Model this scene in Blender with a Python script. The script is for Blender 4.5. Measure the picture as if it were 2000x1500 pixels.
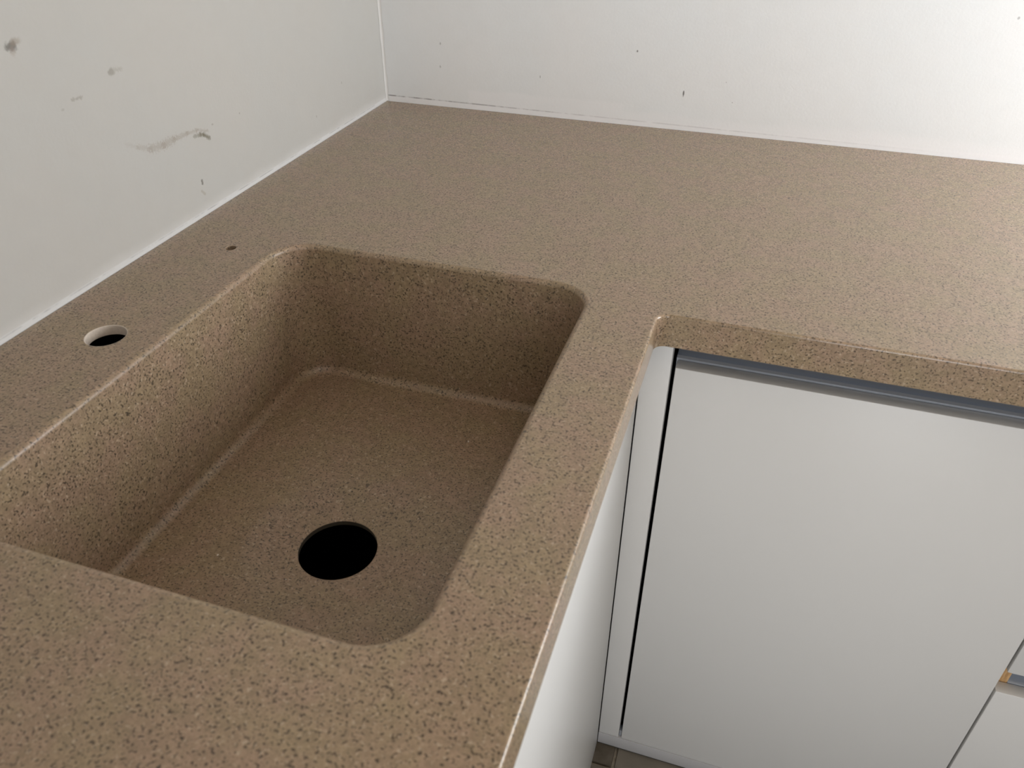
import bpy, bmesh, math, random
from math import pi, sin, cos
from mathutils import Vector, Euler
from mathutils.geometry import tessellate_polygon

for o in list(bpy.data.objects):
    bpy.data.objects.remove(o, do_unlink=True)
SC = bpy.context.scene
COL = SC.collection
random.seed(7)

# ------------------------------------------------------------------ dimensions (metres)
ZT = 0.8485            # top of the worktop
D1, D2 = 0.600, 0.6092 # depth of the sink run / of the back run
SK = 0.0388            # height of the worktop's front edge
TH = 0.0105            # thickness of the slab itself
XR, YF, ZC = 1.80, -2.70, 2.50   # right wall, front wall, ceiling
YD = -0.5892           # plane of the back-run fronts
YE = -1.432            # end of the sink run, against the added tall cabinet
XS = 0.585             # plane of the sink-run fronts

# ------------------------------------------------------------------ camera
cd = bpy.data.cameras.new('camera')
cam = bpy.data.objects.new('camera', cd)
COL.objects.link(cam)
cam.location = (0.67566, -1.33557, 1.26673)
cam.rotation_euler = Euler((0.952008, -0.001815, 0.315654), 'XYZ')
cd.sensor_fit = 'HORIZONTAL'
cd.sensor_width = 36.0
cd.lens = 1546.87 / 2000 * 36.0
cd.clip_start = 0.01
cd.dof.use_dof = True
cd.dof.focus_distance = 1.15
cd.dof.aperture_fstop = 10.0
SC.camera = cam
SC.cycles.max_bounces = 8
SC.cycles.diffuse_bounces = 5
SC.cycles.glossy_bounces = 3
SC.cycles.caustics_reflective = False
SC.cycles.caustics_refractive = False

# ------------------------------------------------------------------ world, light, exposure
w = bpy.data.worlds.new('World')
SC.world = w
w.use_nodes = True
bg = w.node_tree.nodes['Background']
bg.inputs[0].default_value = (0.75, 0.85, 1.0, 1)
bg.inputs[1].default_value = 0.3

WIN = (-0.62, -0.05, 0.88, 1.45)     # low window added in the right wall for light: y0, y1, z0, z1
GDR = (0.95, 1.70, 0.06, 2.05)       # glazed door added in the front wall for light: x0, x1, z0, z1
LMP = (1.10, -1.30)                  # ceiling lamp added as soft fill
def area(name, loc, rot, sx, sy, power, color):
    l = bpy.data.lights.new(name, 'AREA')
    l.shape = 'RECTANGLE'; l.size = sx; l.size_y = sy
    l.energy = power; l.color = color
    o = bpy.data.objects.new(name, l)
    COL.objects.link(o)
    o.location = loc; o.rotation_euler = rot
    return o
area('added_window_light', (XR-.02, (WIN[0]+WIN[1])/2, (WIN[2]+WIN[3])/2), (0, pi/2, 0), WIN[3]-WIN[2]-.04, WIN[1]-WIN[0]-.04, 18.0, (.95, .975, 1.0))  # light source at the added window
area('added_door_light', ((GDR[0]+GDR[1])/2, YF+.02, (GDR[2]+GDR[3])/2), (pi/2, 0, 0), GDR[1]-GDR[0]-.06, GDR[3]-GDR[2]-.06, 22, (.99, .99, 1.0))  # light source at the added glazed door
area('added_ceiling_light', (*LMP, ZC-.085), (0, 0, 0), .56, 1.16, 3.8, (1.0, .70, .42))

vs = SC.view_settings
SC.display_settings.display_device = 'sRGB'
vs.view_transform = 'Standard'
vs.look = 'None'
vs.exposure = -0.21
vs.gamma = 1.0
vs.use_curve_mapping = False

# ------------------------------------------------------------------ node helpers
class NT:
    def __init__(self, name):
        self.m = bpy.data.materials.new(name)
        self.m.use_nodes = True
        self.t = self.m.node_tree
        self.b = self.t.nodes['Principled BSDF']
        self.pos = self.n('ShaderNodeNewGeometry').outputs['Position']
    def n(self, ty, **kw):
        nd = self.t.nodes.new(ty)
        for k, v in kw.items():
            setattr(nd, k, v)
        return nd
    def put(self, sock, v):
        if isinstance(v, bpy.types.NodeSocket):
            self.t.links.new(v, sock)
        elif isinstance(v, (tuple, list)) and len(v) == 3 and sock.type == 'RGBA':
            sock.default_value = (*v, 1)
        else:
            sock.default_value = v
    def math(self, op, a, b=None, c=None, clamp=False):
        nd = self.n('ShaderNodeMath', operation=op, use_clamp=clamp)
        for i, v in enumerate((a, b, c)):
            if v is not None:
                self.put(nd.inputs[i], v)
        return nd.outputs[0]
    def vmath(self, op, a, b=None, out=0):
        nd = self.n('ShaderNodeVectorMath', operation=op)
        self.put(nd.inputs[0], a)
        if b is not None:
            self.put(nd.inputs[1], b)
        return nd.outputs[out]
    def noise(self, scale, detail=2, rough=.5, vec=None, dist=0):
        nd = self.n('ShaderNodeTexNoise')
        nd.inputs['Scale'].default_value = scale
        nd.inputs['Detail'].default_value = detail
        nd.inputs['Roughness'].default_value = rough
        nd.inputs['Distortion'].default_value = dist
        self.put(nd.inputs['Vector'], vec if vec is not None else self.pos)
        return nd.outputs['Fac']
    def remap(self, v, a, b, c=0., d=1., smooth=False):
        nd = self.n('ShaderNodeMapRange', interpolation_type='SMOOTHSTEP' if smooth else 'LINEAR')
        for i, x in enumerate((v, a, b, c, d)):
            self.put(nd.inputs[i], x)
        return nd.outputs[0]
    def mix(self, f, a, b):
        nd = self.n('ShaderNodeMix', data_type='RGBA')
        self.put(nd.inputs[0], f); self.put(nd.inputs[6], a); self.put(nd.inputs[7], b)
        return nd.outputs[2]
    def bump(self, h, strength, dist):
        nd = self.n('ShaderNodeBump')
        nd.inputs['Strength'].default_value = strength
        nd.inputs['Distance'].default_value = dist
        self.put(nd.inputs['Height'], h)
        self.put(self.b.inputs['Normal'], nd.outputs[0])
    def set(self, **kw):
        for k, v in kw.items():
            self.put(self.b.inputs[k.replace('_', ' ')], v)
        return self.m
    # shaped marks on a wall: distance in the wall's own plane
    def blob(self, c, r, soft=.35, wob=None, amp=.6):
        v = self.vmath('SUBTRACT', self.pos, c)
        v = self.vmath('MULTIPLY', v, tuple(0 if q == 0 else 1/q for q in r))
        d = self.vmath('LENGTH', v, out=1)
        if wob is not None:
            d = self.math('MULTIPLY_ADD', wob, amp, d)
        return self.remap(d, 1+soft, 1-soft, smooth=True)
    def stroke(self, a, b, wid, soft=.5, wob=None, amp=1.):
        a, b = Vector(a), Vector(b)
        ab = b - a
        pa = self.vmath('SUBTRACT', self.pos, tuple(a))
        h = self.math('MULTIPLY', self.vmath('DOT_PRODUCT', pa, tuple(ab), out=1), 1/ab.length_squared, clamp=True)
        nd = self.n('ShaderNodeVectorMath', operation='SCALE')
        nd.inputs[0].default_value = tuple(ab)
        self.put(nd.inputs[3], h)
        d = self.vmath('LENGTH', self.vmath('SUBTRACT', pa, nd.outputs[0]), out=1)
        d = self.math('MULTIPLY', d, 1/wid)
        if wob is not None:
            d = self.math('MULTIPLY_ADD', wob, amp, d)
        return self.remap(d, 1+soft, 1-soft, smooth=True)

def solid_surface(name, rough=.22, lift=1.0):
    """speckled beige solid surface: fine dark grains, paler grains, soft broad mottling"""
    t = NT(name)
    L = lambda c: tuple(x*lift for x in c)
    broad = t.remap(t.noise(20, 3, .6), .36, .64, smooth=True)
    col = t.mix(broad, L((.350, .264, .162)), L((.372, .258, .178)))
    clump = t.remap(t.noise(120, 2, .6), .42, .66, smooth=True)
    col = t.mix(t.math('MULTIPLY', clump, .40), col, L((.215, .158, .100)))
    mid = t.remap(t.noise(270, 3, .68), .36, .66, smooth=True)
    col = t.mix(t.math('MULTIPLY', mid, .50), col, L((.205, .150, .094)))
    pale = t.remap(t.noise(310, 2, .5), .58, .72, smooth=True)
    col = t.mix(t.math('MULTIPLY', pale, .55), col, L((.56, .45, .33)))
    dark = t.remap(t.noise(450, 2, .5), .545, .665, smooth=True)
    col = t.mix(t.math('MULTIPLY', dark, .82), col, (.040, .031, .022))
    return t.set(Base_Color=col, Roughness=rough, IOR=1.58)

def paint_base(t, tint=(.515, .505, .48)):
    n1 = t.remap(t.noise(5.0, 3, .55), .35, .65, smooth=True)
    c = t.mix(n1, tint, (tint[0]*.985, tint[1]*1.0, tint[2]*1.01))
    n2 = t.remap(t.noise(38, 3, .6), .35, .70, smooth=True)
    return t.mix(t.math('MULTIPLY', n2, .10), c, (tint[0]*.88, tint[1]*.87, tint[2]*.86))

def wall_left_mat():
    t = NT('plaster_sink_wall')
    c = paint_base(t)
    sep = t.n('ShaderNodeSeparateXYZ'); t.put(sep.inputs[0], t.pos)
    y, z = sep.outputs[1], sep.outputs[2]
    nz = t.noise(420, 3, .65)
    wob = t.math('SUBTRACT', nz, .5)
    wob2 = t.math('SUBTRACT', t.noise(160, 3, .6), .5)
    # whiter repaired band along the worktop
    edge = t.math('MULTIPLY_ADD', t.math('SUBTRACT', t.noise(16, 3), .5), .016, z)
    band = t.remap(edge, ZT+.020, ZT+.003, smooth=True)
    c = t.mix(t.math('MULTIPLY', band, .40), c, (.72, .715, .71))
    low = t.remap(z, ZT+.0075, ZT+.0058, smooth=True)
    c = t.mix(t.math('MULTIPLY', low, .65), c, (.72, .73, .735))
    marks = [  # mask, strength, colour
        (t.blob((0, -.7455, 1.0968), (0, .0060, .0042), .5, wob2, 2.2), .80, (.13, .125, .11)),
        (t.blob((0, -.7395, 1.0998), (0, .0058, .0030), .5, wob2, 2.0), .55, (.30, .25, .20)),
        (t.blob((0, -.7455, 1.0925), (0, .0032, .0036), .5, wob2, 2.0), .45, (.32, .26, .22)),
        (t.blob((0, -.6350, 1.0486), (0, .0038, .0038), .5, wob2, 2.4), .60, (.25, .23, .19)),
        (t.stroke((0, -.6300, 1.0492), (0, -.6200, 1.0480), .0018, .8, wob, 5.), .35, (.30, .28, .24)),
        (t.stroke((0, -.6960, 1.0358), (0, -.6830, 1.0350), .0014, .8, wob, 5.5), .45, (.25, .22, .18)),
        (t.blob((0, -.7110, 1.0300), (0, .0020, .0014), .5, wob2, 2.), .35, (.28, .25, .22)),
        (t.stroke((0, -.5349, .8925), (0, -.5352, .8885), .0017, .5, wob, 2.), .75, (.12, .11, .09)),
        (t.stroke((0, -.5395, .8800), (0, -.5350, .8745), .0017, .6, wob, 2.), .40, (.30, .26, .20)),
        (t.blob((0, -.4917, .9507), (0, .0018, .0014), .5, wob2, 2.), .50, (.25, .22, .20)),
        (t.blob((0, -.4330, .9480), (0, .0011, .0011), .5, wob2, 2.), .50, (.22, .20, .18)),
        (t.blob((0, -.1560, .9190), (0, .0009, .0020), .5, wob2, 2.), .55, (.25, .22, .20)),
        (t.blob((0, -.2450, .8900), (0, .0012, .0018), .5, wob2, 2.), .55, (.25, .22, .20)),
    ]
    path = [(-.6420, .9735), (-.6263, .9645), (-.6072, .9570), (-.5853, .9542), (-.5662, .9551), (-.5423, .9545), (-.5234, .9530), (-.5030, .9462)]
    for i, (a, b) in enumerate(zip(path, path[1:])):
        marks.append((t.stroke((0, *a), (0, *b), (.0020, .0028, .0042, .0042, .0028, .0020, .0016)[i], .6, wob, 5.0),
                      (.14, .28, .40, .42, .40, .36, .40)[i], (.31, .265, .22)))
    for a, b, s in (((-.5300, .9473), (-.5190, .9460), .50), ((-.5190, .9460), (-.5120, .9437), .75), ((-.5120, .9437), (-.5030, .9370), .80)):
        marks.append((t.stroke((0, *a), (0, *b), .0022, .7, wob, 3.2), s, (.17, .155, .11)))
    for mk, s, cc in marks:
        c = t.mix(t.math('MULTIPLY', mk, s), c, cc)
    # faint pencil line just above the worktop
    ln = t.math('ABSOLUTE', t.math('SUBTRACT', z, ZT+.0052))
    lm = t.math('MULTIPLY', t.remap(ln, .0013, .0004, smooth=True), t.remap(t.noise(30, 3, .7), .42, .62))
    lm = t.math('MULTIPLY', lm, t.remap(y, -.045, -.055))
    c = t.mix(t.math('MULTIPLY', lm, .42), c, (.22, .22, .22))
    t.bump(t.noise(220, 3, .6), .10, .002)
    return t.set(Base_Color=c, Roughness=.75)

def wall_back_mat():
    t = NT('plaster_back_wall')
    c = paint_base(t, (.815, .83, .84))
    sep = t.n('ShaderNodeSeparateXYZ'); t.put(sep.inputs[0], t.pos)
    x, z = sep.outputs[0], sep.outputs[2]
    wob2 = t.math('SUBTRACT', t.noise(160, 3, .6), .5)
    zz = t.math('MULTIPLY_ADD', t.math('SUBTRACT', t.noise(9, 3), .5), .022, z)
    def patch(x0, x1, ztop, s, soft=.004):
        nonlocal c
        m = t.math('MULTIPLY', t.remap(x, x0-soft, x0+soft, smooth=True), t.remap(x, x1+soft, x1-soft, smooth=True))
        m = t.math('MULTIPLY', m, t.remap(zz, ztop+soft, ztop-soft, smooth=True))
        c = t.mix(t.math('MULTIPLY', m, s), c, (.87, .87, .885))
    patch(.16, .283, .8815, .55)
    patch(.283, .436, .8825, .40)
    patch(.436, 3.0, .8690, .50, .006)
    patch(.70, 3.0, .8760, .35, .006)
    low = t.remap(z, ZT+.0115, ZT+.0085, smooth=True)
    c = t.mix(t.math('MULTIPLY', low, .8), c, (.87, .87, .885))
    # pencil line, strongest by the corner
    zl = t.math('MULTIPLY_ADD', x, -.0055, ZT+.0105)
    ln = t.math('ABSOLUTE', t.math('SUBTRACT', z, zl))
    lm = t.math('MULTIPLY', t.remap(ln, .0015, .0005, smooth=True), t.remap(t.noise(38, 3, .7), .36, .56))
    lm = t.math('MULTIPLY', lm, t.remap(x, .06, .40, .80, .22))
    lm = t.math('MULTIPLY', lm, t.remap(x, .95, .65))
    c = t.mix(lm, c, (.20, .19, .20))
    for p, r, s in (((.5316, 0, .9071), (.0012, 0, .0042), .85), ((.2902, 0, .9139), (.0010, 0, .0022), .45),
                    ((.4509, 0, .9662), (.0011, 0, .0016), .70), ((.1108, 0, .9543), (.0014, 0, .0020), .35),
                    ((.1087, 0, .9164), (.0014, 0, .0020), .35), ((.9722, 0, 1.0466), (.0016, 0, .0018), .40),
                    ((.6100, 0, .9000), (.0009, 0, .0009), .35), ((.5960, 0, .9300), (.0010, 0, .0012), .25)):
        c = t.mix(t.math('MULTIPLY', t.blob(p, r, .4, wob2, 1.2), s), c, (.10, .09, .085))
    t.bump(t.noise(220, 3, .6), .10, .002)
    return t.set(Base_Color=c, Roughness=.75)

def plain(name, col, rough=.5, metal=0., nscale=None, namp=.06, spec=None):
    t = NT(name)
    c = col
    if nscale:
        n = t.remap(t.noise(nscale, 3, .6), .3, .7)
        c = t.mix(n, tuple(q*(1-namp) for q in col), tuple(min(1, q*(1+namp)) for q in col))
    t.set(Base_Color=c, Roughness=rough, Metallic=metal)
    if spec is not None:
        t.set(Specular_IOR_Level=spec)
    return t.m

def aluminium(name, col, rough):
    t = NT(name)
    v = t.vmath('MULTIPLY', t.pos, (3, 600, 600))
    n = t.noise(1, 2, .5, vec=v)
    c = t.mix(n, tuple(q*.95 for q in col), col)
    return t.set(Base_Color=c, Roughness=rough, Metallic=.8)

def chipboard():
    t = NT('raw_chipboard')
    v = t.vmath('MULTIPLY', t.pos, (420, 420, 60))
    n = t.noise(1, 3, .6, vec=v)
    c = t.mix(t.remap(n, .35, .65), (.42, .24, .10), (.60, .38, .18))
    return t.set(Base_Color=c, Roughness=.8)

def slate():
    t = NT('slate_tile')
    oi = t.n('ShaderNodeObjectInfo')
    n = t.noise(22, 5, .6)
    base = t.mix(oi.outputs['Alpha'], (.060, .047, .030), (.17, .155, .125))
    c = t.mix(t.remap(n, .35, .70), base, t.mix(.5, base, (.22, .19, .155)))
    t.bump(t.noise(45, 4, .6), .25, .003)
    return t.set(Base_Color=c, Roughness=.50)

M = dict(
    stone=solid_surface('speckled_solid_surface'),
    bowl=solid_surface('speckled_solid_surface_sanded', .42),
    cut=plain('drilled_solid_surface', (.62, .54, .46), .75, nscale=400, namp=.10),
    collar=plain('drain_collar_grey', (.10, .095, .08), .55, nscale=200),
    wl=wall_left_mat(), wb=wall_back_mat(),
    paint=plain('white_paint', (.78, .77, .75), .7, nscale=6, namp=.02),
    grey=plain('bare_grey_plaster', (.36, .35, .335), .8, nscale=6, namp=.06),
    caulk=plain('white_corner_filler', (.66, .655, .64), .6, nscale=60, namp=.03),
    front=plain('matt_white_lacquer', (.66, .66, .65), .38, nscale=3, namp=.01),
    kick=plain('grey_white_kickboard', (.46, .46, .47), .36, nscale=3, namp=.01),
    carcass=plain('white_melamine', (.66, .66, .64), .5, nscale=40, namp=.02),
    inside=plain('dark_cabinet_back', (.05, .05, .05), .8, nscale=40, namp=.1),
    alu=aluminium('anodised_channel', (.60, .645, .72), .45),
    rubber=plain('black_rubber_seal', (.03, .03, .028), .7, nscale=90),
    chip=chipboard(), slate=slate(),
    grout=plain('pale_grout', (.33, .30, .24), .9, nscale=120, namp=.2),
    crumb=plain('white_stone_dust', (.85, .82, .76), .8, nscale=900),
    glass=None, frame=plain('window_frame_white', (.8, .8, .8), .4, nscale=20, namp=.02),
)
tg = NT('clear_glass'); tg.set(Base_Color=(.95, .97, .97), Roughness=.02, Transmission_Weight=1.0, IOR=1.45); M['glass'] = tg.m

te = NT('added_lamp_diffuser'); te.set(Base_Color=(.9, .9, .88), Emission_Color=(1, .72, .44), Emission_Strength=0.3); M['lamp'] = te.m  # faint glow for the added ceiling lamp

# ------------------------------------------------------------------ mesh helpers
def link(name, me, mat, parent=None):
    o = bpy.data.objects.new(name, me)
    COL.objects.link(o)
    if mat is not None:
        me.materials.append(mat)
    if parent is not None:
        o.parent = parent
    return o
def empty(name, loc=(0, 0, 0)):
    o = bpy.data.objects.new(name, None)
    o.empty_display_size = .05
    COL.objects.link(o)
    o.location = loc
    return o
def tag(o, label=None, cat=None, group=None, kind=None):
    for k, v in (('label', label), ('category', cat), ('group', group), ('kind', kind)):
        if v:
            o[k] = v
    return o
def box(name, lo, hi, mat, parent=None, bev=0., seg=2):
    bm = bmesh.new()
    bmesh.ops.create_cube(bm, size=1)
    for v in bm.verts:
        for i in range(3):
            v.co[i] = lo[i] + (v.co[i]+.5)*(hi[i]-lo[i])
    if bev:
        bmesh.ops.bevel(bm, geom=bm.edges[:], offset=bev, segments=seg, profile=.5, affect='EDGES')
    me = bpy.data.meshes.new(name)
    bm.to_mesh(me); bm.free()
    if bev:
        for p in me.polygons:
            p.use_smooth = True
        me.set_sharp_from_angle(angle=math.radians(35))
    return link(name, me, mat, parent)
def profile_x(name, pts, thick, x0, x1, mat, parent=None):
    """sheet profile in the (y, z) plane, given a wall thickness and drawn out along x"""
    P = [Vector(p) for p in pts]
    nr = []
    for i in range(len(P)):
        d = (P[min(i+1, len(P)-1)] - P[max(i-1, 0)]).normalized()
        nr.append(Vector((-d.y, d.x)))
    Q = [p + n*thick for p, n in zip(P, nr)]
    ring = P + Q[::-1]
    n = len(ring)
    v = [(x0, p.x, p.y) for p in ring] + [(x1, p.x, p.y) for p in ring]
    f = [(i, (i+1) % n, n+(i+1) % n, n+i) for i in range(n)]
    k = len(P)
    for s in (0, n):
        for i in range(k-1):
            q = (s+i, s+i+1, s+n-2-i, s+n-1-i)
            f.append(q if s else q[::-1])
    me = bpy.data.meshes.new(name)
    me.from_pydata(v, [], f); me.update()
    bm = bmesh.new(); bm.from_mesh(me); bmesh.ops.recalc_face_normals(bm, faces=bm.faces[:]); bm.to_mesh(me); bm.free()
    for p in me.polygons:
        p.use_smooth = True
    me.set_sharp_from_angle(angle=math.radians(40))
    return link(name, me, mat, parent)

class Mesh:
    """vertices with known normals, so flat faces and fillets meet without shading seams"""
    def __init__(self):
        self.v, self.nv, self.f = [], [], []
    def add(self, pts, nrm):
        i0 = len(self.v)
        self.v += [tuple(p) for p in pts]; self.nv += [tuple(n) for n in nrm]
        return list(range(i0, len(self.v)))
    def strip(self, a, b, closed=True):
        n = len(a)
        for i in range(n if closed else n-1):
            j = (i+1) % n
            self.f.append((a[i], a[j], b[j], b[i]))
    def fill(self, loops):
        """flat face between index loops (first the outline, then the holes)"""
        idx = [i for l in loops for i in l]
        pl = [[Vector((self.v[i][0], self.v[i][1], 0)) for i in l] for l in loops]
        for tri in tessellate_polygon(pl):
            self.f.append(tuple(idx[k] for k in tri))
    def build(self, name, mat, parent=None):
        # orient every face along its vertices' normals
        fs = []
        for f in self.f:
            a, b, c = (Vector(self.v[i]) for i in f[:3])
            n = (b-a).cross(c-a)
            if n.length < 1e-14 and len(f) == 4:
                n = (c-b).cross(Vector(self.v[f[3]])-b)
            m = sum((Vector(self.nv[i]) for i in f), Vector())
            fs.append(f if n.dot(m) >= 0 else f[::-1])
        me = bpy.data.meshes.new(name)
        me.from_pydata(self.v, [], fs)
        for p in me.polygons:
            p.use_smooth = True
        me.update()
        me.normals_split_custom_set_from_vertices(self.nv)
        return link(name, me, mat, parent)

def rrect(x0, x1, y0, y1, r, seg=14, side=6):
    """rounded rectangle: points and outward normals, same count for every size"""
    pts, nr = [], []
    cs = [(x1-r, y1-r, 0), (x0+r, y1-r, pi/2), (x0+r, y0+r, pi), (x1-r, y0+r, 1.5*pi)]
    for k, (cx, cy, a0) in enumerate(cs):
        for i in range(seg+1):
            a = a0 + (pi/2)*i/seg
            pts.append((cx+r*cos(a), cy+r*sin(a))); nr.append((cos(a), sin(a)))
        nx, ny, b0 = cs[(k+1) % 4]
        p, q = pts[-1], (nx+r*cos(b0), ny+r*sin(b0))
        for i in range(1, side):
            s = i/side
            pts.append((p[0]+(q[0]-p[0])*s, p[1]+(q[1]-p[1])*s)); nr.append(nr[-1])
    return pts, nr
def circ(cx, cy, r, n=48):
    return ([(cx+r*cos(2*pi*i/n), cy+r*sin(2*pi*i/n)) for i in range(n)], [(cos(2*pi*i/n), sin(2*pi*i/n)) for i in range(n)])

# ------------------------------------------------------------------ the setting
G = .0008
floor = box('floor', (-.1, YF-.1, -.06), (XR+.1, .1, -.006), M['grout'])
tag(floor, kind='structure')
JX, JY, TS, GW = .6190, -.6250, .30, .0042
tile_me = {}
def tile(x0, x1, y0, y1):
    x0, x1, y0, y1 = max(x0+GW/2, .002), min(x1-GW/2, XR-.002), max(y0+GW/2, YF+.002), min(y1-GW/2, -.002)
    if x1-x0 < .01 or y1-y0 < .01:
        return
    key = (round(x1-x0, 4), round(y1-y0, 4))
    if key not in tile_me:
        bm = bmesh.new(); bmesh.ops.create_cube(bm, size=1)
        for v in bm.verts:
            v.co = Vector((v.co.x*key[0], v.co.y*key[1], -.003 + v.co.z*.0065))
            if v.co.z > -.003:
                v.co.x -= math.copysign(.0012, v.co.x); v.co.y -= math.copysign(.0012, v.co.y)
        me = bpy.data.meshes.new('floor_tile'); bm.to_mesh(me); bm.free()
        me.materials.append(M['slate']); tile_me[key] = me
    o = bpy.data.objects.new('floor_tile', tile_me[key]); COL.objects.link(o)
    o.parent = floor
    o.location = ((x0+x1)/2, (y0+y1)/2, -.00025)
    shade = .05 if x1 < JX and abs(x1-JX) < .01 and abs(y0-JY) < .01 else random.uniform(.35, 1)
    o.color = (1, 1, 1, shade)
for i in range(-3, 8):
    for j in range(-10, 4):
        tile(JX+i*TS, JX+(i+1)*TS, JY+j*TS, JY+(j+1)*TS)

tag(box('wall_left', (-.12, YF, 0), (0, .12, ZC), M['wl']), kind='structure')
tag(box('wall_back', (0, 0, 0), (XR+.12, .12, ZC), M['wb']), kind='structure')
tag(box('ceiling', (-.12, YF-.12, ZC), (XR+.12, .12, ZC+.1), M['grey']), kind='structure')
def pierced(name, lo, hi, ax, a0, a1, z0, z1, mat):
    """a wall of four blocks around one opening; ax is the axis the wall runs along"""
    bm = bmesh.new()
    for u0, u1, w0, w1 in ((lo[ax], a0, lo[2], hi[2]), (a1, hi[ax], lo[2], hi[2]), (a0, a1, lo[2], z0), (a0, a1, z1, hi[2])):
        l, h = list(lo), list(hi)
        l[ax], h[ax], l[2], h[2] = u0, u1, w0, w1
        for v in bmesh.ops.create_cube(bm, size=1)['verts']:
            v.co = Vector([l[i] + (v.co[i]+.5)*(h[i]-l[i]) for i in range(3)])
    me = bpy.data.meshes.new(name); bm.to_mesh(me); bm.free()
    return tag(link(name, me, mat), kind='structure')
pierced('wall_right', (XR, YF, 0), (XR+.12, 0, ZC), 1, *WIN, M['paint'])
pierced('wall_front', (-.12, YF-.12, 0), (XR+.12, YF, ZC), 0, *GDR, M['grey'])
def glazing(name, op, ax, at):
    c = [0, 0, op[2]]; c[ax] = (op[0]+op[1])/2; c[1-ax] = at
    root = tag(empty(name, c), kind='structure')
    def part(nm, u0, u1, w0, w1, t, mat, bev):
        lo, hi = [0, 0, w0], [0, 0, w1]
        lo[ax], hi[ax], lo[1-ax], hi[1-ax] = u0, u1, at-t, at+t
        o = box(nm, lo, hi, mat, None, bev)
        o.parent = root; o.location = -Vector(c)
    a0, a1, z0, z1 = op
    for u0, u1, w0, w1 in ((a0, a0+.04, z0, z1), (a1-.04, a1, z0, z1), (a0+.04, a1-.04, z0, z0+.04), (a0+.04, a1-.04, z1-.04, z1)):
        part('frame', u0, u1, w0, w1, .03, M['frame'], .003)
    part('pane', a0+.04, a1-.04, z0+.04, z1-.04, .003, M['glass'], 0)
glazing('added_window_1', WIN, 1, XR+.06)  # unseen window, added to light the right side
glazing('added_glazed_door_1', GDR, 0, YF-.06)  # unseen glazed door, added to light the fronts

# filled corner between the two walls
cm = Mesh()
R0 = .0040
rows = []
for i in range(60):
    z = ZT + .0005 + (ZC-.002-ZT)*(i/59)**2.2
    r = R0*(1 + .16*sin(i*1.9) + .12*sin(i*.73+1))
    row = []
    for k in range(7):
        a = pi + (pi/2)*k/6
        row.append((r+.0003+r*cos(a), -r-.0003-r*sin(a)*1.0, z))
    nr = [(-cos(pi+(pi/2)*k/6), sin(pi+(pi/2)*k/6), 0) for k in range(7)]
    rows.append(cm.add(row, nr))
for a, b in zip(rows, rows[1:]):
    cm.strip(a, b, closed=False)
tag(cm.build('trim_1', M['caulk']), label='thin white filler in the corner where the two walls meet', kind='structure')

# ceiling lamp added for fill light, above and behind the camera
lamp = tag(empty('added_ceiling_lamp', (*LMP, ZC)), 'long white ceiling lamp added above the kitchen floor for fill light', 'lamp')
box('added_lamp_housing', (-.31, -.61, -.05), (.31, .61, -.001), M['frame'], lamp, .006)
box('added_lamp_diffuser', (-.29, -.59, -.07), (.29, .59, -.0505), M['lamp'], lamp, .006)

# ------------------------------------------------------------------ worktop with moulded sink
top = tag(empty('worktop', (0, 0, 0)), 'L-shaped speckled beige-brown worktop with a moulded sink along the two white walls', 'worktop')
RC, RB = .0125, .0030      # inner corner radius, arris radius
path, pn = [(D1, YE), (D1, -1.2), (D1, -1.0), (D1, -.8)], [(1, 0)]*4
for i in range(13):
    a = pi - (pi/2)*i/12           # concave corner
    path.append((D1+RC+RC*cos(a), -D2-RC+RC*sin(a))); pn.append((-cos(a), -sin(a)))
path += [(.8, -D2), (1.2, -D2), (1.5, -D2), (XR-G, -D2)]; pn += [(0, -1)]*4

SX0, SX1, SY0, SY1, SR = .1425, .5212, -1.0715, -.5785, .042   # bowl walls at the top
RF = .0060                 # rolled rim
ZB = .6690                 # bowl floor
DC, DR, DISH = (.3335, -.857), .0400, .097
TAP, TAPR = (.0847, -.8243), .0195
PIN, PINR = (.0867, -.6149), .0062

s = Mesh()
UP = (0, 0, 1)
inset = [(p[0]-n[0]*RB, p[1]-n[1]*RB, ZT) for p, n in zip(path, pn)]
a_top = s.add(inset, [UP]*len(inset))
corner = s.add([(XR-G, -G, ZT), (G, -G, ZT), (G, YE, ZT)], [UP]*3)
rim2d, rimn = rrect(SX0-RF, SX1+RF, SY0-RF, SY1+RF, SR+RF)
rim_i = s.add([(x, y, ZT) for x, y in rim2d], [UP]*len(rim2d))
BT = .0008
tp, tn = circ(*TAP, TAPR+BT, 56)
tap_i = s.add([(x, y, ZT) for x, y in tp], [UP]*56)
pp, pnn = circ(*PIN, PINR+BT*.6, 28)
pin_i = s.add([(x, y, ZT) for x, y in pp], [UP]*28)
s.fill([a_top + corner, rim_i[::-1], tap_i[::-1], pin_i[::-1]])
prev = a_top
for k in range(1, 5):
    a = (pi/2)*k/4
    cur = s.add([(p[0]-n[0]*RB*(1-sin(a)), p[1]-n[1]*RB*(1-sin(a)), ZT-RB*(1-cos(a))) for p, n in zip(path, pn)],
                [(n[0]*sin(a), n[1]*sin(a), cos(a)) for n in pn])
    s.strip(prev, cur, False); prev = cur
lowr = s.add([(p[0], p[1], ZT-SK+.001) for p in path], [(n[0], n[1], 0) for n in pn])
s.strip(prev, lowr, False)
u0 = s.add([(p[0]-n[0]*.001, p[1]-n[1]*.001, ZT-SK) for p, n in zip(path, pn)], [(0, 0, -1)]*len(path))
s.strip(lowr, u0, False)
u1 = s.add([(p[0]-n[0]*.030, p[1]-n[1]*.030, ZT-SK) for p, n in zip(path, pn)], [(0, 0, -1)]*len(path))
s.strip(u0, u1, False)
b0 = s.add([s.v[i] for i in u1], [(-n[0], -n[1], 0) for n in pn])
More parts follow.
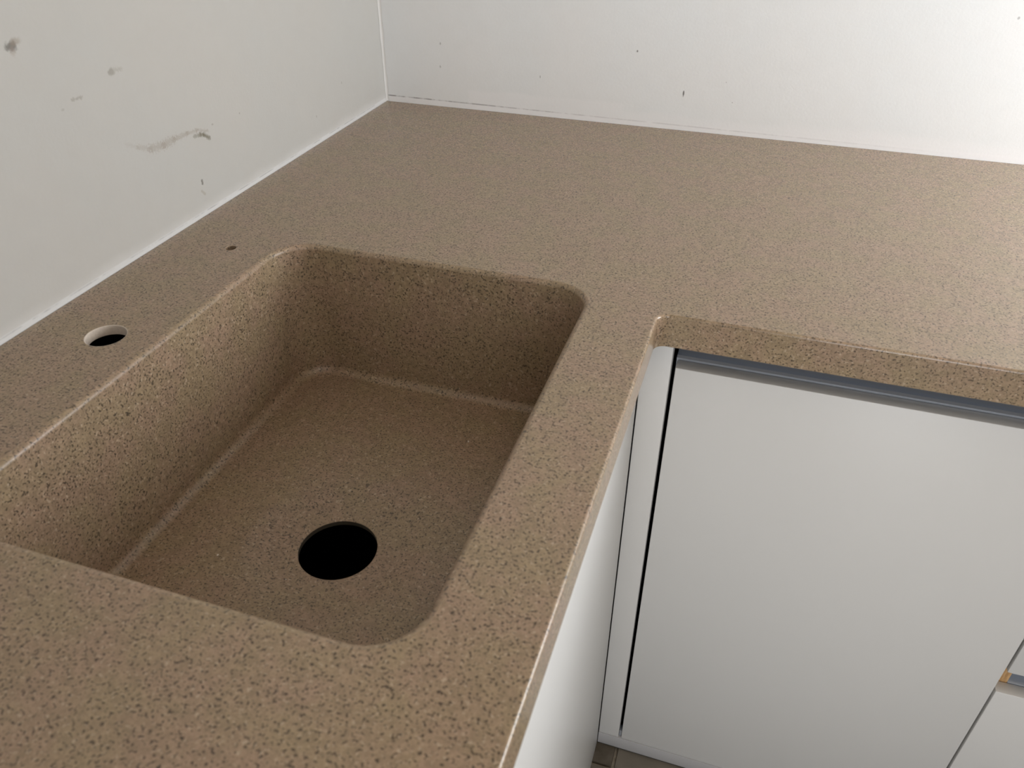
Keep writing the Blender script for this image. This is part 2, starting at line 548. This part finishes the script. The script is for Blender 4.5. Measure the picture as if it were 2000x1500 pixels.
b1 = s.add([(s.v[i][0], s.v[i][1], ZT-TH) for i in u1], [(-n[0], -n[1], 0) for n in pn])
s.strip(b0, b1, False)
DN = (0, 0, -1)
c0 = s.add([s.v[i] for i in b1], [DN]*len(b1))
c1 = s.add([(XR-G, -G, ZT-TH), (G, -G, ZT-TH), (G, YE, ZT-TH)], [DN]*3)
r1 = s.add([(x, y, ZT-TH) for x, y in rrect(SX0-.012, SX1+.012, SY0-.012, SY1+.012, SR+.012)[0]], [DN]*len(rim2d))
t1 = s.add([(x, y, ZT-TH) for x, y in circ(*TAP, TAPR, 56)[0]], [DN]*56)
q1 = s.add([(x, y, ZT-TH) for x, y in circ(*PIN, PINR, 28)[0]], [DN]*28)
s.fill([c0+c1, r1[::-1], t1[::-1], q1[::-1]])
slab = s.build('slab', M['stone'], top)

def hole_wall(name, c, r, n, label, bt, mat='cut'):
    m = Mesh()
    P, N = circ(*c, 1, n)
    prev = None
    for k in range(4):
        a = (pi/2)*k/3
        rr = r + bt*(1-sin(a))
        cur = m.add([(c[0]+q[0]*rr, c[1]+q[1]*rr, ZT-bt*(1-cos(a))) for q in N], [(-q[0]*sin(a), -q[1]*sin(a), cos(a)) for q in N])
        if prev: m.strip(prev, cur)
        prev = cur
    for dz, dr in ((.0030, 0), (.0038, .0004), (.0062, .0004), (.0070, -.0002), (.0084, -.0002), (.0090, .0003), (TH, .0)):
        cur = m.add([(c[0]+q[0]*(r+dr), c[1]+q[1]*(r+dr), ZT-dz) for q in N], [(-q[0], -q[1], .0) for q in N])
        m.strip(prev, cur); prev = cur
    return tag(m.build(name, M[mat], slab), label)
hole_wall('tap_hole', TAP, TAPR, 56, 'pale drilled wall of the round tap hole', BT)
hole_wall('dispenser_hole', PIN, PINR, 28, 'small drilled hole with brown inner wall', BT*.6, 'bowl')

b = Mesh()
NR = len(rim2d)
prev = None
# rolled rim
for k in range(7):
    a = (pi/2)*k/6
    o_ = RF*(1-sin(a))
    P, N = rrect(SX0-o_, SX1+o_, SY0-o_, SY1+o_, SR+o_)
    cur = b.add([(x, y, ZT-RF*(1-cos(a))) for x, y in P], [(-n[0]*sin(a), -n[1]*sin(a), cos(a)) for n in N])
    if prev: b.strip(prev, cur)
    prev = cur
# wall with a little draft, then the cove into the floor
TAPER, RCV = .004, .012
for k in range(1, 9):
    f = k/8
    i_ = TAPER*f
    P, N = rrect(SX0+i_, SX1-i_, SY0+i_, SY1-i_, SR)
    cur = b.add([(x, y, ZT-RF - (ZT-RF-ZB-RCV)*f) for x, y in P], [(-n[0], -n[1], .02) for n in N])
    b.strip(prev, cur); prev = cur
for k in range(1, 7):
    a = (pi/2)*k/6
    i_ = TAPER + RCV*(1-cos(a))
    P, N = rrect(SX0+i_, SX1-i_, SY0+i_, SY1-i_, SR-RCV*(1-cos(a)))
    cur = b.add([(x, y, ZB+RCV*(1-sin(a))) for x, y in P], [(-n[0]*cos(a), -n[1]*cos(a), sin(a)) for n in N])
    b.strip(prev, cur); prev = cur
# floor, shallow dish, drain hole
P, N = circ(*DC, 1, 72)
dish = b.add([(DC[0]+q[0]*DISH, DC[1]+q[1]*DISH, ZB) for q in N], [UP]*72)
b.fill([prev, dish[::-1]])
prof = [(DISH-.007, -.0008, .20), (DISH-.016, -.0030, .20), (DR+.020, -.0076, .12), (DR+.006, -.0086, .0), (DR+.001, -.0088, .15), (DR, -.0098, .75)]
pr = dish
for r, dz, sl in prof:
    l = math.hypot(1, sl)
    cur = b.add([(DC[0]+q[0]*r, DC[1]+q[1]*r, ZB+dz) for q in N], [(-q[0]*sl/l, -q[1]*sl/l, 1/l) for q in N])
    b.strip(pr, cur); pr = cur
# underside shell
oprev = None
for z, i_, rr in ((ZT-TH, -.012, SR+.012), (ZB+.01, -.008, SR+.012), (ZB-.004, .000, SR+.002), (ZB-.0145, .014, SR-.01)):
    P, NO = rrect(SX0+i_, SX1-i_, SY0+i_, SY1-i_, rr)
    cur = b.add([(x, y, z) for x, y in P], [(n[0], n[1], -.2 if z > ZB else -1) for n in NO])
    if oprev: b.strip(oprev, cur)
    oprev = cur
dl = b.add([(DC[0]+q[0]*(DR+.001), DC[1]+q[1]*(DR+.001), ZB-.0145) for q in N], [DN]*72)
b.fill([oprev, dl[::-1]])
bowl = b.build('sink_bowl', M['bowl'], top)
dcm = Mesh()
e0 = dcm.add([(DC[0]+q[0]*DR, DC[1]+q[1]*DR, ZB-.0098) for q in N], [(-q[0], -q[1], 0) for q in N])
e1 = dcm.add([(DC[0]+q[0]*DR, DC[1]+q[1]*DR, ZB-.0150) for q in N], [(-q[0], -q[1], 0) for q in N])
dcm.strip(e0, e1)
tag(dcm.build('drain_hole', M['collar'], bowl), 'dark open drain hole without a fitting')

# ------------------------------------------------------------------ sink-run cabinet (fronts face the room)
sc_ = tag(empty('sink_cabinet', (.3, -1.0, 0)), 'white handleless sink cabinet under the worktop run with the basin', 'cabinet')
def cpart(root, name, lo, hi, mat, bev=0.):
    l = Vector(root.location)
    return box(name, Vector(lo)-l, Vector(hi)-l, mat, root, bev)
cpart(sc_, 'door', (XS-.018, YE, .0015), (XS, YD-.0016, ZT-SK-.0025), M['front'], .0008)
cpart(sc_, 'side_panel', (.02, YE, .001), (XS-.02, YE+.016, ZT-SK-.002), M['inside'])
cpart(sc_, 'side_panel', (.02, -.565, .001), (XS-.02, -.549, ZT-SK-.002), M['inside'])
cpart(sc_, 'back_panel', (.004, YE, .001), (.012, -.549, ZT-SK-.002), M['inside'])
cpart(sc_, 'base_panel', (.014, YE+.018, .06), (XS-.02, -.567, .076), M['inside'])

# tall cabinet added to block light, left of and behind the camera
tc = tag(empty('added_tall_cabinet', (.3, YE-.3, 0)), 'unseen tall white cabinet added at the near end of the sink run to block light', 'cabinet')
YT0, YT1 = YE-.602, YE-.002
cpart(tc, 'side_panel', (.003, YT1-.018, .001), (.598, YT1, 2.15), M['front'], .0008)
cpart(tc, 'side_panel', (.003, YT0, .001), (.598, YT0+.018, 2.15), M['front'], .0008)
cpart(tc, 'top_panel', (.003, YT0+.0185, 2.132), (.598, YT1-.0185, 2.15), M['front'], .0008)
cpart(tc, 'back_panel', (.003, YT0+.0185, .002), (.011, YT1-.0185, 2.13), M['inside'])
cpart(tc, 'door', (.599, YT0+.001, .002), (.617, YT1-.001, 1.270), M['front'], .0012)
cpart(tc, 'door', (.599, YT0+.001, 1.273), (.617, YT1-.001, 2.149), M['front'], .0012)

# ------------------------------------------------------------------ filler strip in the corner
fl = box('corner_filler', (XS+.0010, YD, .0330), (.6186, YD+.018, ZT-SK-.0020), M['front'], None, .0010)
tag(fl, 'narrow white vertical filler strip between sink cabinet and wide white door', 'filler strip')

# ------------------------------------------------------------------ back-run cabinet with the wide door
XG = 1.0708
ZD0, ZD1 = .0330, .7722
bc = tag(empty('base_cabinet', (.85, -.30, 0)), 'base cabinet with one wide plain white door right of the corner filler', 'cabinet')
cpart(bc, 'door', (.6234, YD, ZD0), (XG-.0012, YD+.018, ZD1), M['front'], .0012)
cpart(bc, 'side_panel', (.640, YD+.040, .034), (.656, -.02, ZT-SK-.003), M['inside'])
cpart(bc, 'side_panel', (XG-.016, YD+.020, .034), (XG-.0004, -.02, ZT-SK-.040), M['inside'])
cpart(bc, 'base_panel', (.657, YD+.024, .034), (XG-.017, -.02, .050), M['inside'])
cpart(bc, 'back_panel', (.600, -.018, .034), (XG-.001, -.010, ZT-SK-.003), M['inside'])
cpart(bc, 'gap_clip', (.6190, YD+.004, .0335), (.6232, YD+.016, .0460), M['alu'], .0004)
def arc(cy, cz, r, a0, a1, n=9):
    return [(cy+r*cos(math.radians(a0+(a1-a0)*i/n)), cz+r*sin(math.radians(a0+(a1-a0)*i/n))) for i in range(n+1)]
YL = YD + .0195
ch = [(YL, ZD1-.020), (YL, ZD1+.0022)] + [(YL+.0016, ZD1+.0030)] + arc(YL+.0045, ZD1+.0185, .0165, -80, 0) + [(YL+.021, ZD1+.0340)]
o = profile_x('handle_channel', ch, .0014, .6222, XG-.0006, M['alu'], bc)
o.location = -Vector(bc.location)
tag(o, 'blue-grey anodised aluminium grip channel above the door')

# ------------------------------------------------------------------ drawer cabinet at the right
dr = tag(empty('drawer_cabinet', (1.4, -.30, 0)), 'white drawer cabinet at the right with an aluminium grip channel between its drawers', 'cabinet')
X1 = XR - .004
ZL1, ZU0 = .3765, .4158
cpart(dr, 'drawer_front', (XG+.0020, YD, ZU0), (X1, YD+.018, ZD1), M['front'], .0012)
cpart(dr, 'drawer_front', (XG+.0020, YD, ZD0), (X1, YD+.018, ZL1), M['front'], .0012)
sp = cpart(dr, 'side_panel', (XG+.0004, YD+.0195, .034), (XG+.0172, -.02, ZT-SK-.003), M['carcass'])
tag(cpart(sp, 'chipboard_edge', (XG+.0004, YD+.0185, .036), (XG+.0172, YD+.01945, ZT-SK-.045), M['chip']), 'raw brown chipboard edge of the cabinet side')
sp.children[0].location = -Vector(dr.location)
cpart(dr, 'side_panel', (X1-.017, YD+.0195, .034), (X1-.001, -.02, ZT-SK-.003), M['carcass'])
cpart(dr, 'base_panel', (XG+.018, YD+.024, .034), (X1-.018, -.02, .050), M['inside'])
cpart(dr, 'back_panel', (XG+.001, -.018, .034), (X1, -.010, ZT-SK-.003), M['inside'])
mid = [(YL, ZL1-.020), (YL, ZL1+.0010), (YL+.0030, ZL1+.0022)] + arc(YL+.0070, ZL1+.0150, .0125, -85, 0, 7) \
    + arc(YL+.0070, ZU0-.0060, .0125, 0, 85, 7) + [(YL, ZU0+.0075), (YL, ZU0+.026)]
o = profile_x('handle_channel', mid, .0014, XG+.0176, X1-.018, M['alu'], dr)
o.location = -Vector(dr.location)
o = profile_x('handle_channel', ch, .0014, XG+.0006, X1, M['alu'], dr)
o.location = -Vector(dr.location)

# ------------------------------------------------------------------ kickboard
kb = tag(empty('kickboard', (1.2, YD, 0)), 'low grey-white kickboard along the floor under the wide door', 'kickboard')
cpart(kb, 'board', (XS+.0008, YD-.0008, .0040), (X1, YD+.014, .0324), M['kick'], .0006)
cpart(kb, 'floor_seal', (XS+.0008, YD+.0006, .0003), (X1, YD+.013, .0039), M['rubber'])

# ------------------------------------------------------------------ white crumbs of stone dust left in the bowl
def crumb(loc, size, label):
    bm = bmesh.new()
    bmesh.ops.create_icosphere(bm, subdivisions=2, radius=1)
    ax = Vector((random.uniform(.7, 1.3), random.uniform(.5, 1.), random.uniform(.5, .8)))
    for v in bm.verts:
        k = 1 + .28*sin(v.co.x*5+v.co.y*3+loc[0]*90) * cos(v.co.z*4+loc[1]*70)
        v.co = Vector((v.co.x*ax.x*k, v.co.y*ax.y*k, v.co.z*ax.z*k))*size
    zmin = min(v.co.z for v in bm.verts)
    for v in bm.verts:
        v.co.z -= zmin
    me = bpy.data.meshes.new('stone_crumb'); bm.to_mesh(me); bm.free()
    o = link('stone_crumb', me, M['crumb'])
    o.location = loc; o.rotation_euler[2] = random.uniform(0, 3)
    tag(o, label, 'crumb', 'white crumbs in the sink')
for args in (((.4040, -.6660, ZB+.0001), .0013, 'tiny white crumb on the bowl floor toward the far right corner of the sink'),
             ((.2290, -.9090, ZB+.0001), .0009, 'tiny white crumb on the bowl floor left of the drain hole'),
             ((.3820, -.8950, ZB-.0084), .0010, 'tiny white crumb in the dish just right of the drain hole'),
             ((.3050, -.9095, ZB-.0084), .0008, 'tiny white crumb in the dish at the near left of the drain hole')):
    crumb(*args)
